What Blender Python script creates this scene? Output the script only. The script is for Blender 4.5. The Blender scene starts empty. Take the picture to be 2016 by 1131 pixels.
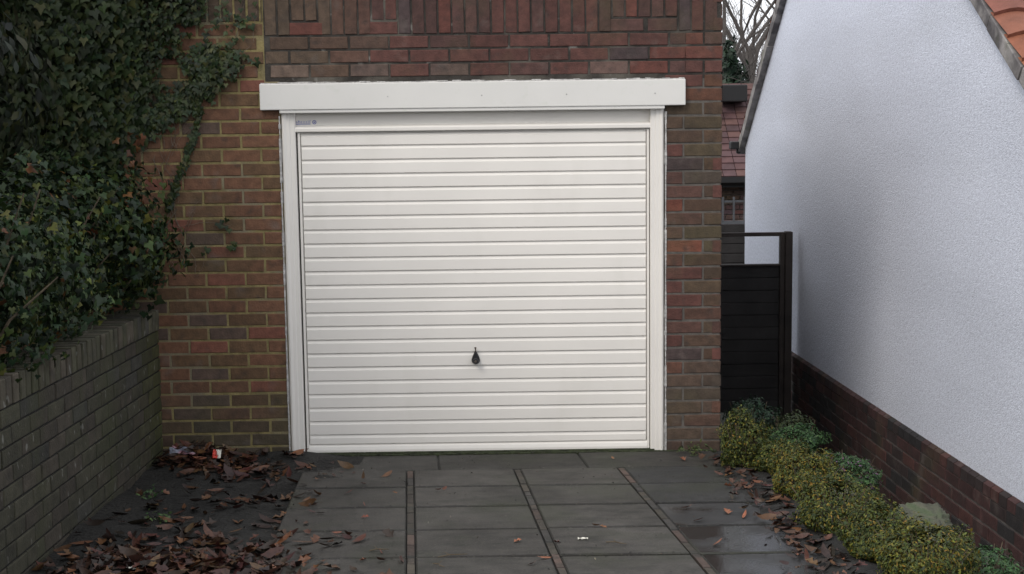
import bpy, bmesh, math, random
import numpy as np
from mathutils import Vector, Matrix

S = bpy.context.scene
C = S.collection
R = math.radians
rnd = random.Random(7)
rng = np.random.default_rng(11)

# ------------------------------------------------------------------ camera, world, sun, exposure
cd = bpy.data.cameras.new('camera')
cd.sensor_width = 36; cd.lens = 36*2700/2016; cd.clip_start = .05; cd.clip_end = 600
cam = bpy.data.objects.new('camera', cd); C.objects.link(cam)
cam.matrix_world = (Matrix.Translation((0, -7.6974, 1.8628)) @ Matrix.Rotation(-.0071, 4, 'Z')
                    @ Matrix.Rotation(math.pi/2-.1173, 4, 'X') @ Matrix.Rotation(-.0125, 4, 'Z'))
S.camera = cam

SUN_EL, SUN_AZ = R(41), R(221)        # azimuth measured clockwise from +Y: low left, behind the photographer
w = bpy.data.worlds.new('World'); S.world = w; w.use_nodes = True
nt = w.node_tree; nt.nodes.clear()
o = nt.nodes.new('ShaderNodeOutputWorld'); bg = nt.nodes.new('ShaderNodeBackground')
sk = nt.nodes.new('ShaderNodeTexSky'); sk.sky_type = 'NISHITA'; sk.sun_disc = False
sk.sun_elevation = SUN_EL; sk.sun_rotation = SUN_AZ; sk.air_density = 1.0; sk.dust_density = 3.0
hs = nt.nodes.new('ShaderNodeHueSaturation'); hs.inputs['Saturation'].default_value = .32
nt.links.new(sk.outputs[0], hs.inputs['Color'])
# overcast: broken bright cloud over the sky
tcw = nt.nodes.new('ShaderNodeTexCoord'); cn = nt.nodes.new('ShaderNodeTexNoise'); cn.inputs['Scale'].default_value = 3.5; cn.inputs['Detail'].default_value = 5
nt.links.new(tcw.outputs['Generated'], cn.inputs['Vector'])
cm = nt.nodes.new('ShaderNodeMapRange'); cm.inputs[1].default_value = .35; cm.inputs[2].default_value = .6; cm.inputs[3].default_value = .72; cm.inputs[4].default_value = 1
nt.links.new(cn.outputs['Fac'], cm.inputs[0])
cx_ = nt.nodes.new('ShaderNodeMix'); cx_.data_type = 'RGBA'; nt.links.new(cm.outputs[0], cx_.inputs[0]); nt.links.new(hs.outputs[0], cx_.inputs[6])
cx_.inputs[7].default_value = (7.35, 7.5, 7.9, 1); nt.links.new(cx_.outputs[2], bg.inputs[0])
bg.inputs[1].default_value = .12
nt.links.new(bg.outputs[0], o.inputs[0])
sl = bpy.data.lights.new('sun', 'SUN'); sl.energy = 1.1; sl.angle = R(24); sl.color = (1, .93, .84)
sun = bpy.data.objects.new('sun', sl); C.objects.link(sun)
sd = Vector((math.sin(SUN_AZ)*math.cos(SUN_EL), math.cos(SUN_AZ)*math.cos(SUN_EL), math.sin(SUN_EL)))
sun.rotation_euler = sd.to_track_quat('Z', 'Y').to_euler()
sun.location = (-6, -12, 9)
S.view_settings.view_transform = 'Standard'; S.view_settings.look = 'None'
S.view_settings.exposure = 0.5; S.view_settings.gamma = 1

# ------------------------------------------------------------------ materials
MATS = {}
def mat(name, col=(.5, .5, .5), rough=.7, tint=False, var=None, vscale=8., bump=0., bscale=60., bdist=.01,
        rough2=None, rscale=3., detail=4, spec=.5, extra=None, trans=0.):
    """procedural principled material: colour (or per-face tint) x noise variation, noise bump, noise roughness"""
    m = bpy.data.materials.new(name); m.use_nodes = True
    t = m.node_tree; N = t.nodes; L = t.links; b = N['Principled BSDF']
    b.inputs['Roughness'].default_value = rough
    b.inputs['Specular IOR Level'].default_value = spec
    tc = N.new('ShaderNodeTexCoord'); src = tc.outputs['Object']
    if tint:
        a = N.new('ShaderNodeAttribute'); a.attribute_name = 'tint'; c = a.outputs['Color']
    else:
        rgb = N.new('ShaderNodeRGB'); rgb.outputs[0].default_value = (*col, 1); c = rgb.outputs[0]
    if var:
        n = N.new('ShaderNodeTexNoise'); n.inputs['Scale'].default_value = vscale; n.inputs['Detail'].default_value = detail
        L.new(src, n.inputs['Vector'])
        r = N.new('ShaderNodeMapRange'); r.inputs[1].default_value = .3; r.inputs[2].default_value = .7
        r.inputs[3].default_value = 1-var; r.inputs[4].default_value = 1+var
        L.new(n.outputs['Fac'], r.inputs[0])
        mx = N.new('ShaderNodeMix'); mx.data_type = 'RGBA'; mx.blend_type = 'MULTIPLY'; mx.inputs[0].default_value = 1
        L.new(c, mx.inputs[6]); L.new(r.outputs[0], mx.inputs[7]); c = mx.outputs[2]
    if extra:                       # list of (colour, noise scale, low, high, (sx,sy,sz) stretch, strength): stains
        for (ec, es, lo, hi, st, k) in extra:
            mp = N.new('ShaderNodeMapping'); mp.inputs['Scale'].default_value = st; L.new(src, mp.inputs['Vector'])
            n = N.new('ShaderNodeTexNoise'); n.inputs['Scale'].default_value = es; n.inputs['Detail'].default_value = 5
            L.new(mp.outputs[0], n.inputs['Vector'])
            r = N.new('ShaderNodeMapRange'); r.inputs[1].default_value = lo; r.inputs[2].default_value = hi
            r.inputs[3].default_value = 0; r.inputs[4].default_value = k
            L.new(n.outputs['Fac'], r.inputs[0])
            mx = N.new('ShaderNodeMix'); mx.data_type = 'RGBA'
            L.new(r.outputs[0], mx.inputs[0]); L.new(c, mx.inputs[6]); mx.inputs[7].default_value = (*ec, 1); c = mx.outputs[2]
    L.new(c, b.inputs['Base Color'])
    if rough2 is not None:
        n = N.new('ShaderNodeTexNoise'); n.inputs['Scale'].default_value = rscale; L.new(src, n.inputs['Vector'])
        r = N.new('ShaderNodeMapRange'); r.inputs[1].default_value = .42; r.inputs[2].default_value = .58
        r.inputs[3].default_value = rough2; r.inputs[4].default_value = rough
        L.new(n.outputs['Fac'], r.inputs[0]); L.new(r.outputs[0], b.inputs['Roughness'])
    if bump:
        n = N.new('ShaderNodeTexNoise'); n.inputs['Scale'].default_value = bscale; n.inputs['Detail'].default_value = 6
        L.new(src, n.inputs['Vector'])
        bp = N.new('ShaderNodeBump'); bp.inputs['Strength'].default_value = bump; bp.inputs['Distance'].default_value = bdist
        L.new(n.outputs['Fac'], bp.inputs['Height']); L.new(bp.outputs[0], b.inputs['Normal'])
    if trans:
        b.inputs['Transmission Weight'].default_value = 0
        b.inputs['Subsurface Weight'].default_value = 0
    MATS[name] = m
    return m

M_brick_old = mat('mossy_old_brick', tint=True, rough=.92, var=.3, vscale=16, bump=.7, bscale=80, bdist=.006,
              extra=[((.040, .046, .018), 3.2, .5, .68, (1, 1, .35), .6), ((.20, .20, .18), 26, .645, .70, (1, 1, .55), .7), ((.02, .02, .018), 9, .56, .75, (1, 1, 1), .5)])
M_brick = mat('brick', tint=True, rough=.85, var=.28, vscale=22, bump=.5, bscale=90, bdist=.006,
              extra=[((.075, .066, .030), 2.2, .52, .72, (1, 1, 1), .5), ((.03, .026, .024), 14, .56, .75, (1, 1, 1), .6), ((.15, .125, .11), 6.5, .60, .74, (1, 1, 1), .45)])
M_mortar = mat('mortar', (.225, .185, .080), rough=.95, var=.35, vscale=18, bump=.7, bscale=120, bdist=.005,
               extra=[((.20, .18, .14), 3, .5, .62, (1, 1, 1), .6), ((.09, .08, .045), 9, .55, .7, (1, 1, 1), .5)])
M_mortar_old = mat('old_mortar', (.034, .030, .026), rough=.95, var=.4, vscale=20, bump=.7, bscale=120, bdist=.005,
                   extra=[((.13, .12, .10), 4, .5, .66, (1, 1, 1), .7), ((.24, .23, .21), 11, .62, .72, (1, 1, 1), .7)])
M_mortar_grey = mat('grey_mortar', (.10, .09, .08), rough=.95, var=.3, vscale=20, bump=.6, bscale=120, bdist=.004)
M_white = mat('white_door_paint', (.79, .762, .715), rough=.36, var=.03, vscale=2.5, bump=.10, bscale=2.2, bdist=.02, spec=.45,
              extra=[((.66, .64, .58), 5, .58, .8, (1, 1, .35), .35)])
M_fascia = mat('white_gloss_board', (.71, .70, .67), rough=.3, var=.03, vscale=3, bump=.12, bscale=14, bdist=.003,
               extra=[((.6, .62, .55), 16, .62, .75, (1, 1, 1), .4)])
M_caulk = mat('sealant', (.42, .41, .40), rough=.8, var=.35, vscale=40, bump=.8, bscale=60)
M_black = mat('black_plastic', (.013, .012, .014), rough=.38)
M_metal = mat('dull_metal', (.16, .13, .11), rough=.45); M_metal.node_tree.nodes['Principled BSDF'].inputs['Metallic'].default_value = .7
M_gap = mat('gap_shade', (.012, .011, .01), rough=.9)  # near-black that paints the shade inside the door gaps
M_blue = mat('blue_print', (.16, .18, .42), rough=.6)
M_bluefaint = mat('faint_blue_print', (.33, .34, .52), rough=.6)
M_felt = mat('roof_felt', (.06, .06, .06), rough=.95, var=.3)
M_leaf = mat('leaf', tint=True, rough=.5, var=.25, vscale=30, spec=.25)
M_box = mat('shrub_leaf', tint=True, rough=.6, spec=.25)
M_vine = mat('dry_vine', (.13, .10, .075), rough=.9, var=.4, vscale=30)
M_stem = mat('stem', (.09, .07, .045), rough=.9, var=.4, vscale=30, bump=.4)
M_bark = mat('bark', (.085, .075, .07), rough=.9, var=.3, vscale=6)
M_dead = mat('dead_leaf', tint=True, rough=.5, var=.35, vscale=60, spec=.4)
M_soil = mat('soil', (.0125, .012, .0105), rough=1, var=.5, vscale=9, bump=1, bscale=45, bdist=.02, rough2=.8, rscale=5)
M_ground = mat('ground', (.03, .032, .022), rough=.95, var=.4, vscale=2, bump=.6, bscale=30, bdist=.02)
M_slab = mat('paving_slab', tint=True, rough=.85, var=.30, vscale=11, bump=.9, bscale=120, bdist=.005, rough2=.6, rscale=1.6,
             extra=[((.016, .017, .013), 7, .50, .68, (1, 2.2, 1), .65), ((.085, .08, .062), 95, .58, .68, (1, 1, 1), .6), ((.03, .034, .018), 2.3, .5, .65, (1, 1, 1), .5), ((.02, .019, .018), 30, .58, .72, (1, 1, 1), .6),
                    ((.13, .125, .11), 60, .70, .76, (1, 1, 1), .5)])
M_wetslab = mat('wet_paving_slab', tint=True, rough=.55, var=.3, vscale=4, bump=.25, bscale=70, bdist=.002, rough2=.12, rscale=3.5,
                extra=[((.014, .015, .015), 5, .5, .65, (1, 1, 1), .7)])
M_joint = mat('paving_joint', (.012, .012, .010), rough=.9, var=.5, vscale=20, bump=1, bscale=80, bdist=.01)
M_strip = mat('paving_strip', tint=True, rough=.75, var=.35, vscale=14, bump=.5, bscale=80,
              extra=[((.02, .021, .017), 8, .5, .66, (1, 1, 1), .75)])
M_fence = mat('creosoted_timber', (.020, .018, .018), rough=.8, var=.4, vscale=4, bump=.5, bscale=25)
M_post = mat('brown_timber', (.028, .021, .018), rough=.75, var=.4, vscale=6, bump=.4, bscale=25)
M_barge = mat('weathered_verge', (.26, .245, .24), rough=.85, var=.35, vscale=9, bump=.5, bscale=40,
              extra=[((.05, .045, .05), 5, .5, .62, (1, 1, 1), .8), ((.10, .11, .06), 6, .55, .7, (1, 1, 1), .5)])
M_tile = mat('orange_roof_tile', tint=True, rough=.8, var=.22, vscale=12, bump=.4, bscale=50)
M_rtile = mat('dull_red_roof_tile', tint=True, rough=.85, var=.2, vscale=8)
M_gutter = mat('black_gutter', (.008, .008, .009), rough=.6)
M_rock = mat('lichen_rock', (.085, .088, .060), rough=.95, var=.3, vscale=9, bump=.9, bscale=22, bdist=.02,
             extra=[((.07, .10, .045), 10, .52, .66, (1, 1, 1), .8), ((.13, .125, .09), 16, .58, .7, (1, 1, 1), .6)])
M_moss = mat('moss', (.03, .038, .016), rough=1, var=.5, vscale=30, bump=1, bscale=90, bdist=.01)
M_grey = mat('weathered_grey_timber', (.085, .09, .10), rough=.85, var=.3, vscale=5)

M_mortar_pl = mat('plinth_mortar', (.11, .10, .095), rough=.95, var=.3, vscale=20, bump=.6, bscale=120, bdist=.004)
# pebbledash: coarse stone grain in bump and small colour flecks
def pebbledash():
    m = bpy.data.materials.new('pebbledash'); m.use_nodes = True
    t = m.node_tree; N = t.nodes; L = t.links; b = N['Principled BSDF']; b.inputs['Roughness'].default_value = .9
    b.inputs['Specular IOR Level'].default_value = .2
    tc = N.new('ShaderNodeTexCoord')
    v = N.new('ShaderNodeTexVoronoi'); v.inputs['Scale'].default_value = 125; L.new(tc.outputs['Object'], v.inputs['Vector'])
    n = N.new('ShaderNodeTexNoise'); n.inputs['Scale'].default_value = 45; n.inputs['Detail'].default_value = 5; L.new(tc.outputs['Object'], n.inputs['Vector'])
    big = N.new('ShaderNodeTexNoise'); big.inputs['Scale'].default_value = 1.3; bm_ = N.new('ShaderNodeMapping'); bm_.inputs['Scale'].default_value = (1, .4, 1.2); L.new(tc.outputs['Object'], bm_.inputs['Vector']); L.new(bm_.outputs[0], big.inputs['Vector'])
    cr = N.new('ShaderNodeValToRGB'); cr.color_ramp.elements[0].position = .30; cr.color_ramp.elements[0].color = (.59, .62, .715, 1)
    cr.color_ramp.elements[1].position = .62; cr.color_ramp.elements[1].color = (.74, .78, .885, 1)
    L.new(n.outputs['Fac'], cr.inputs['Fac'])
    mr = N.new('ShaderNodeMapRange'); mr.inputs[1].default_value = .3; mr.inputs[2].default_value = .7; mr.inputs[3].default_value = .9; mr.inputs[4].default_value = 1.05
    L.new(big.outputs['Fac'], mr.inputs[0])
    mx = N.new('ShaderNodeMix'); mx.data_type = 'RGBA'; mx.blend_type = 'MULTIPLY'; mx.inputs[0].default_value = 1
    L.new(cr.outputs[0], mx.inputs[6]); L.new(mr.outputs[0], mx.inputs[7])
    mp = N.new('ShaderNodeMapping'); mp.inputs['Scale'].default_value = (1, .35, .9); L.new(tc.outputs['Object'], mp.inputs['Vector'])
    sn = N.new('ShaderNodeTexNoise'); sn.inputs['Scale'].default_value = 1.6; sn.inputs['Detail'].default_value = 6; L.new(mp.outputs[0], sn.inputs['Vector'])
    sr = N.new('ShaderNodeMapRange'); sr.inputs[1].default_value = .52; sr.inputs[2].default_value = .75; sr.inputs[4].default_value = .30; L.new(sn.outputs['Fac'], sr.inputs[0])
    sm = N.new('ShaderNodeMix'); sm.data_type = 'RGBA'; L.new(sr.outputs[0], sm.inputs[0]); L.new(mx.outputs[2], sm.inputs[6]); sm.inputs[7].default_value = (.50, .52, .55, 1)
    L.new(sm.outputs[2], b.inputs['Base Color'])
    bp = N.new('ShaderNodeBump'); bp.inputs['Strength'].default_value = .55; bp.inputs['Distance'].default_value = .005; bp.invert = True
    L.new(v.outputs['Distance'], bp.inputs['Height'])
    L.new(bp.outputs[0], b.inputs['Normal'])
    return m
M_dash = pebbledash()

# ------------------------------------------------------------------ object helpers
def tag(ob, label=None, cat=None, group=None, kind=None):
    if label: ob['label'] = label
    if cat: ob['category'] = cat
    if group: ob['group'] = group
    if kind: ob['kind'] = kind
    return ob
def empty(name, loc=(0, 0, 0), rz=0, **k):
    ob = bpy.data.objects.new(name, None); C.objects.link(ob); ob.empty_display_size = .1
    ob.location = loc; ob.rotation_euler = (0, 0, rz)
    return tag(ob, **k)

class MB:
    """collects faces with a material index and a tint, builds ONE mesh object"""
    def __init__(s): s.v = []; s.f = []; s.m = []; s.t = []
    def add(s, vs, fs, mi=0, t=(1, 1, 1)):
        o = len(s.v); s.v += [tuple(p) for p in vs]
        for f in fs: s.f.append(tuple(i+o for i in f)); s.m.append(mi); s.t.append(t)
    def box(s, a, b, mi=0, t=(1, 1, 1), M=None):
        (x0, y0, z0), (x1, y1, z1) = a, b
        vs = [(x0, y0, z0), (x1, y0, z0), (x1, y1, z0), (x0, y1, z0), (x0, y0, z1), (x1, y0, z1), (x1, y1, z1), (x0, y1, z1)]
        if M is not None: vs = [M @ Vector(p) for p in vs]
        s.add(vs, [(0, 3, 2, 1), (4, 5, 6, 7), (0, 1, 5, 4), (1, 2, 6, 5), (2, 3, 7, 6), (3, 0, 4, 7)], mi, t)
    def slabbox(s, a, b, mi=0, t=(1, 1, 1), c=.004, M=None, jit=0.):
        """box in local frame whose face towards -y is chamfered by c (a brick seen from -y)"""
        (x0, y0, z0), (x1, y1, z1) = a, b
        j = lambda: rnd.uniform(-jit, jit)
        out = [(x0+j(), y0+c, z0+j()), (x1+j(), y0+c, z0+j()), (x1+j(), y0+c, z1+j()), (x0+j(), y0+c, z1+j())]
        inn = [(out[0][0]+c, y0+j(), out[0][2]+c), (out[1][0]-c, y0+j(), out[1][2]+c), (out[2][0]-c, y0+j(), out[2][2]-c), (out[3][0]+c, y0+j(), out[3][2]-c)]
        back = [(p[0], y1, p[2]) for p in out]
        vs = out+inn+back
        if M is not None: vs = [M @ Vector(p) for p in vs]
        s.add(vs, [(4, 5, 6, 7), (0, 1, 5, 4), (1, 2, 6, 5), (2, 3, 7, 6), (3, 0, 4, 7), (8, 9, 1, 0), (9, 10, 2, 1), (10, 11, 3, 2), (11, 8, 0, 3)], mi, t)
    def tube(s, pts, rads, n=6, mi=0, t=(1, 1, 1)):
        o = len(s.v); P = [Vector(p) for p in pts]
        for i, p in enumerate(P):
            d = (P[min(i+1, len(P)-1)]-P[max(i-1, 0)]).normalized()
            a = d.cross(Vector((0, 0, 1)) if abs(d.z) < .9 else Vector((1, 0, 0))).normalized(); b = d.cross(a)
            for k in range(n):
                q = p+(a*math.cos(2*math.pi*k/n)+b*math.sin(2*math.pi*k/n))*rads[i]; s.v.append(tuple(q))
        for i in range(len(P)-1):
            for k in range(n):
                s.f.append((o+i*n+k, o+i*n+(k+1) % n, o+(i+1)*n+(k+1) % n, o+(i+1)*n+k)); s.m.append(mi); s.t.append(t)
        s.f.append(tuple(o+k for k in range(n))[::-1]); s.m.append(mi); s.t.append(t)
        s.f.append(tuple(o+(len(P)-1)*n+k for k in range(n))); s.m.append(mi); s.t.append(t)
    def extrude(s, prof, x0, x1, mi=0, t=(1, 1, 1)):
        """closed profile [(y,z)...] swept along x"""
        n = len(prof); vs = [(x0, y, z) for y, z in prof]+[(x1, y, z) for y, z in prof]
        s.add(vs, [(i, (i+1) % n, n+(i+1) % n, n+i) for i in range(n)]+[tuple(range(n))[::-1], tuple(range(n, 2*n))], mi, t)
    def build(s, name, mats, parent=None, smooth=False, bevel=0., loc=None):
        me = bpy.data.meshes.new(name); me.from_pydata(s.v, [], s.f)
        if not isinstance(mats, (list, tuple)): mats = [mats]
        for m in mats: me.materials.append(m)
        me.polygons.foreach_set('material_index', np.array(s.m, dtype=np.int32))
        at = me.attributes.new('tint', 'FLOAT_COLOR', 'FACE')
        at.data.foreach_set('color', np.array([(*t, 1) for t in s.t], dtype=np.float32).ravel())
        if smooth: me.polygons.foreach_set('use_smooth', np.ones(len(s.f), dtype=bool))
        ob = bpy.data.objects.new(name, me); C.objects.link(ob)
        bm = bmesh.new(); bm.from_mesh(me); bmesh.ops.recalc_face_normals(bm, faces=bm.faces); bm.to_mesh(me); bm.free()
        if bevel:
            b = ob.modifiers.new('bevel', 'BEVEL'); b.width = bevel; b.segments = 2; b.limit_method = 'ANGLE'; b.angle_limit = R(40)
        if parent: ob.parent = parent
        if loc: ob.location = loc
        return ob

def np_mesh(name, V, F, T, m, parent=None):
    """V (n,3); F (k,3) triangles; T (k,3) tint"""
    me = bpy.data.meshes.new(name)
    me.vertices.add(len(V)); me.vertices.foreach_set('co', np.asarray(V, np.float32).ravel())
    me.loops.add(F.size); me.loops.foreach_set('vertex_index', F.astype(np.int32).ravel())
    me.polygons.add(len(F)); me.polygons.foreach_set('loop_start', np.arange(0, F.size, F.shape[1], dtype=np.int32))
    me.polygons.foreach_set('loop_total', np.full(len(F), F.shape[1], np.int32))
    me.update(calc_edges=True)
    at = me.attributes.new('tint', 'FLOAT_COLOR', 'FACE')
    at.data.foreach_set('color', np.concatenate([T, np.ones((len(T), 1))], 1).astype(np.float32).ravel())
    me.materials.append(m)
    ob = bpy.data.objects.new(name, me); C.objects.link(ob)
    if parent: ob.parent = parent
    return ob

# leaf outlines in the local plane: stalk at +y, tip at -y, small z lift = fold
IVY = (np.array([(0, 0, .05), (0, .14, 0), (.27, .34, -.02), (.5, .02, -.05), (.25, -.13, 0), (0, -.6, -.08), (-.25, -.13, 0), (-.5, .02, -.05), (-.27, .34, -.02)]),
       np.array([(0, i, i % 8+1) for i in range(1, 9)]))
OVAL = (np.array([(0, .5, 0), (.22, .1, .05), (.18, -.25, .05), (0, -.55, -.06), (-.18, -.25, .05), (-.22, .1, .05)]),
        np.array([(0, 5, 1), (1, 5, 4), (1, 4, 2), (2, 4, 3)]))
DEAD = (np.array([(0, .55, .04), (.2, .3, .1), (.42, .12, .2), (.22, -.02, .06), (.3, -.3, .18), (0, -.55, .0), (-.3, -.26, .1), (-.2, .0, .02), (-.44, .16, .22), (-.18, .32, .08), (0, 0, -.02)]),
        np.array([(10, i, (i+1) % 10) for i in range(10)]))

CURL = (np.array([(0, .6, .10), (.15, .32, .0), (.2, 0, -.03), (.15, -.3, .0), (0, -.62, .14), (-.13, -.3, .10), (-.19, 0, .12), (-.14, .32, .12), (0, .3, .03), (0, 0, .0), (0, -.3, .03)]),
        np.array([(0, 8, 1), (1, 8, 9), (1, 9, 2), (2, 9, 3), (3, 9, 10), (3, 10, 4), (4, 10, 5), (5, 10, 9), (5, 9, 6), (6, 9, 7), (7, 9, 8), (7, 8, 0)]))

def merge(name, obs, parent=None):
    """several scatters of one material as one mesh"""
    V, F, T, o = [], [], [], 0
    for q in obs:
        me = q.data; v = np.zeros(len(me.vertices)*3, np.float32); me.vertices.foreach_get('co', v); f = np.zeros(len(me.loops), np.int32); me.loops.foreach_get('vertex_index', f)
        t = np.zeros(len(me.polygons)*4, np.float32); me.attributes['tint'].data.foreach_get('color', t)
        V.append(v.reshape(-1, 3)); F.append(f.reshape(-1, 3)+o); T.append(t.reshape(-1, 4)[:, :3]); o += len(me.vertices); m = me.materials[0]
        bpy.data.objects.remove(q); bpy.data.meshes.remove(me)
    return np_mesh(name, np.concatenate(V), np.concatenate(F), np.concatenate(T), m, parent)

def scatter(name, tpl, P, Nn, size, tint, m, parent=None, droop=.6, wob=.5, flat=None):
    """leaves at P facing Nn (n,3); tip direction hangs down; size (n,), tint (n,3)"""
    n = len(P); Nn = Nn+rng.normal(0, wob, (n, 3)); Nn /= np.linalg.norm(Nn, axis=1, keepdims=True)+1e-9
    up = np.array([0, 0, 1.])*droop+rng.normal(0, .45, (n, 3))
    X = np.cross(up, Nn); X /= np.linalg.norm(X, axis=1, keepdims=True)+1e-9
    Y = np.cross(Nn, X)
    tv, tf = tpl
    sx = size*rng.uniform(.75, 1.15, n)
    V = P[:, None]+X[:, None]*(tv[None, :, :1]*sx[:, None, None])+Y[:, None]*(tv[None, :, 1:2]*size[:, None, None])+Nn[:, None]*(tv[None, :, 2:]*(size*rng.uniform(.3, 1.6, n))[:, None, None])
    F = tf[None]+(np.arange(n)*len(tv))[:, None, None]
    T = np.repeat(tint, len(tf), 0)
    return np_mesh(name, V.reshape(-1, 3), F.reshape(-1, tf.shape[1]), T, m, parent)

def blob_points(blobs, n, depth=.12, noise=.06):
    """points near the outer surface of a union of ellipsoids, and their normals"""
    B = np.array(blobs, float); c, r = B[:, :3], B[:, 3:6]
    area = (r[:, 0]*r[:, 1]+r[:, 1]*r[:, 2]+r[:, 0]*r[:, 2]); k = rng.choice(len(B), n*2, p=area/area.sum())
    d = rng.normal(size=(n*2, 3)); d /= np.linalg.norm(d, axis=1, keepdims=True)
    lump = 1+noise*(np.sin(d[:, 0]*7+k*1.7)+np.sin(d[:, 1]*9+k)+np.sin(d[:, 2]*8+k*2.3))
    inn = 1-np.abs(rng.normal(0, depth, n*2))
    P = c[k]+d*r[k]*(lump*inn)[:, None]
    keep = np.ones(n*2, bool)
    for i in range(len(B)):
        q = ((P-c[i])/r[i]); keep &= ((q**2).sum(1) > .72**2) | (k == i)
    N = d/r[k]; N /= np.linalg.norm(N, axis=1, keepdims=True)
    return P[keep][:n], N[keep][:n]

def pick(cols, n, jit=.15, p=None):
    cols = np.array(cols); i = rng.choice(len(cols), n, p=p)
    return np.clip(cols[i]*rng.uniform(1-jit, 1+jit, (n, 1))*rng.uniform(1-jit*.4, 1+jit*.4, (n, 3)), 0, 1)

# ------------------------------------------------------------------ setting: ground
SL = .07                                            # the drive falls towards the garage
def gz(y): return -SL*y if y < 0 else -.07*y        # height of the drive surface
def sheet(name, pts, m, kind='structure'):
    b = MB(); b.add(pts, [tuple(range(len(pts)))]); return tag(b.build(name, m), kind=kind)
sheet('ground', [(-300, -300, -.62), (300, -300, -.62), (300, 400, -.62), (-300, 400, -.62)], M_ground)

# soil bed left of the paving, grid with uneven surface
b = MB(); nx, ny = 22, 40
xs = np.linspace(-1.96, -.80, nx); ys = np.linspace(.0, -9, ny)
for iy, y in enumerate(ys):
    for ix, x in enumerate(xs):
        edge = max(0, (x+1.25)/.45)
        z = .012+.028*(-y)+.012*math.sin(x*9+y*4)+.01*math.sin(y*11+x*3)-edge*.03*0
        b.v.append((x, y, z))
for iy in range(ny-1):
    for ix in range(nx-1):
        i = iy*nx+ix; b.f.append((i, i+1, i+nx+1, i+nx)); b.m.append(0); b.t.append((1, 1, 1))
tag(b.build('soil_bed', M_soil, smooth=True), kind='structure')

# paving: slabs 0.5 x 0.47 with narrow strips between, the whole turned by -4 degrees
TH = R(-3.9); ex = Vector((math.cos(TH), -math.sin(TH), 0)); ey = Vector((math.sin(TH), math.cos(TH), 0))
# strips run along ey (towards the garage, leaning left); columns measured at y=-0.5
cols_x = [(-1.090, -.524), (-.491, .048), (.081, .602), (.635, 1.22)]
strips_x = [(-.524, -.491), (.048, .081), (.602, .635)]
rows_y = [-.50, -.975, -1.455, -1.94, -2.43, -2.92, -3.41, -3.9, -4.4, -4.9, -5.4, -5.9, -6.4, -6.9, -7.4, -7.9, -8.4]
def pv(x, y): # paving local -> world
    q = Vector((x, -.5, 0))+ey*((y+.5)/ey.y); return (q.x, q.y)
def slab(b, x0, x1, y0, y1, mi, t, top=0., g=.003, gy=.013):
    dz = rnd.uniform(-.002, .002); c = .006
    P = []
    for (x, y) in ((x0+g, y1+gy), (x1-g, y1+gy), (x1-g, y0-gy), (x0+g, y0-gy)):
        X, Y = pv(x, y); P.append(Vector((X, Y, gz(Y)+top+dz+rnd.uniform(-.0015, .0015))))
    cen = sum(P, Vector())/4
    inn = [p+(cen-p).normalized()*c*1.4 for p in P]; out = [p-Vector((0, 0, c)) for p in P]; bot = [p-Vector((0, 0, .05)) for p in P]
    b.add(inn+out+bot, [(0, 1, 2, 3)], mi, t)
    n0 = len(b.v)-12; de = tuple(q*.45 for q in t)      # dirt lies along the slab edges
    for i in range(4):
        for f in ((i, (i+1) % 4, (i+1) % 4+4, i+4), (i+4, (i+1) % 4+4, (i+1) % 4+8, i+8)): b.f.append(tuple(n0+q for q in f)); b.m.append(0); b.t.append(de)
b = MB(); st = MB()
def tone(): 
    k = rnd.uniform(.88, 1.12); return (.047*k, .043*k, .038*k)
# edge band by the garage: three long concrete pieces
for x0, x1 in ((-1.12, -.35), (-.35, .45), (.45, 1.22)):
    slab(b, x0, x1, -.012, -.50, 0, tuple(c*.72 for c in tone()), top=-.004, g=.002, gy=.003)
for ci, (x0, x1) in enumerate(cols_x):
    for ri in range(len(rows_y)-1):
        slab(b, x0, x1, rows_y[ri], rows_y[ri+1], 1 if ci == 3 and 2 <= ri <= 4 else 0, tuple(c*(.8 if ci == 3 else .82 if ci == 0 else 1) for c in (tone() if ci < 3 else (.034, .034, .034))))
for (x0, x1) in strips_x:
    y = rows_y[0]-.03
    while y > -8:
        l = rnd.choice([.10, .2, .21, .215, .22]); k = rnd.uniform(.6, 1.25)
        c = rnd.choice([(.062, .052, .038), (.055, .044, .034), (.042, .038, .034), (.07, .046, .036)])
        slab(st, x0+.002, x1-.002, y, y-l, 0, tuple(q*k for q in c), top=-.001, g=-.001, gy=.002); y -= l
pav = tag(b.build('paving', [M_slab, M_wetslab]), kind='structure')
tag(st.build('paving_strip', M_strip), kind='structure')
b = MB()
vs = [pv(-1.09, -.0), pv(1.25, -.0), pv(1.25, -8.5), pv(-1.09, -8.5)]
b.add([(x, y, gz(y)-.012) for x, y in vs]+[(x, y, -.6) for x, y in vs], [(0, 1, 2, 3), (0, 1, 5, 4), (1, 2, 6, 5), (2, 3, 7, 6), (3, 0, 4, 7)])
tag(b.build('paving_bed', M_joint), kind='structure')
# planting bank on the right of the drive, dropping to the low side passage
b = MB(); ny = 36; prof = [(1.16, -.006), (1.24, .012), (1.34, .012), (1.56, -.03), (1.72, -.10), (1.86, -.55)]
for i in range(ny):
    y = .0-i*.25
    for (x, z) in prof: b.v.append((x+.03*math.sin(y*5+x), y, gz(y)+z+.012*math.sin(y*13+x*9)))
for i in range(ny-1):
    for k in range(len(prof)-1):
        j = i*len(prof)+k; b.f.append((j, j+1, j+len(prof)+1, j+len(prof))); b.m.append(0); b.t.append((1, 1, 1))
tag(b.build('planting_bank', M_soil, smooth=True), kind='structure')

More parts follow.
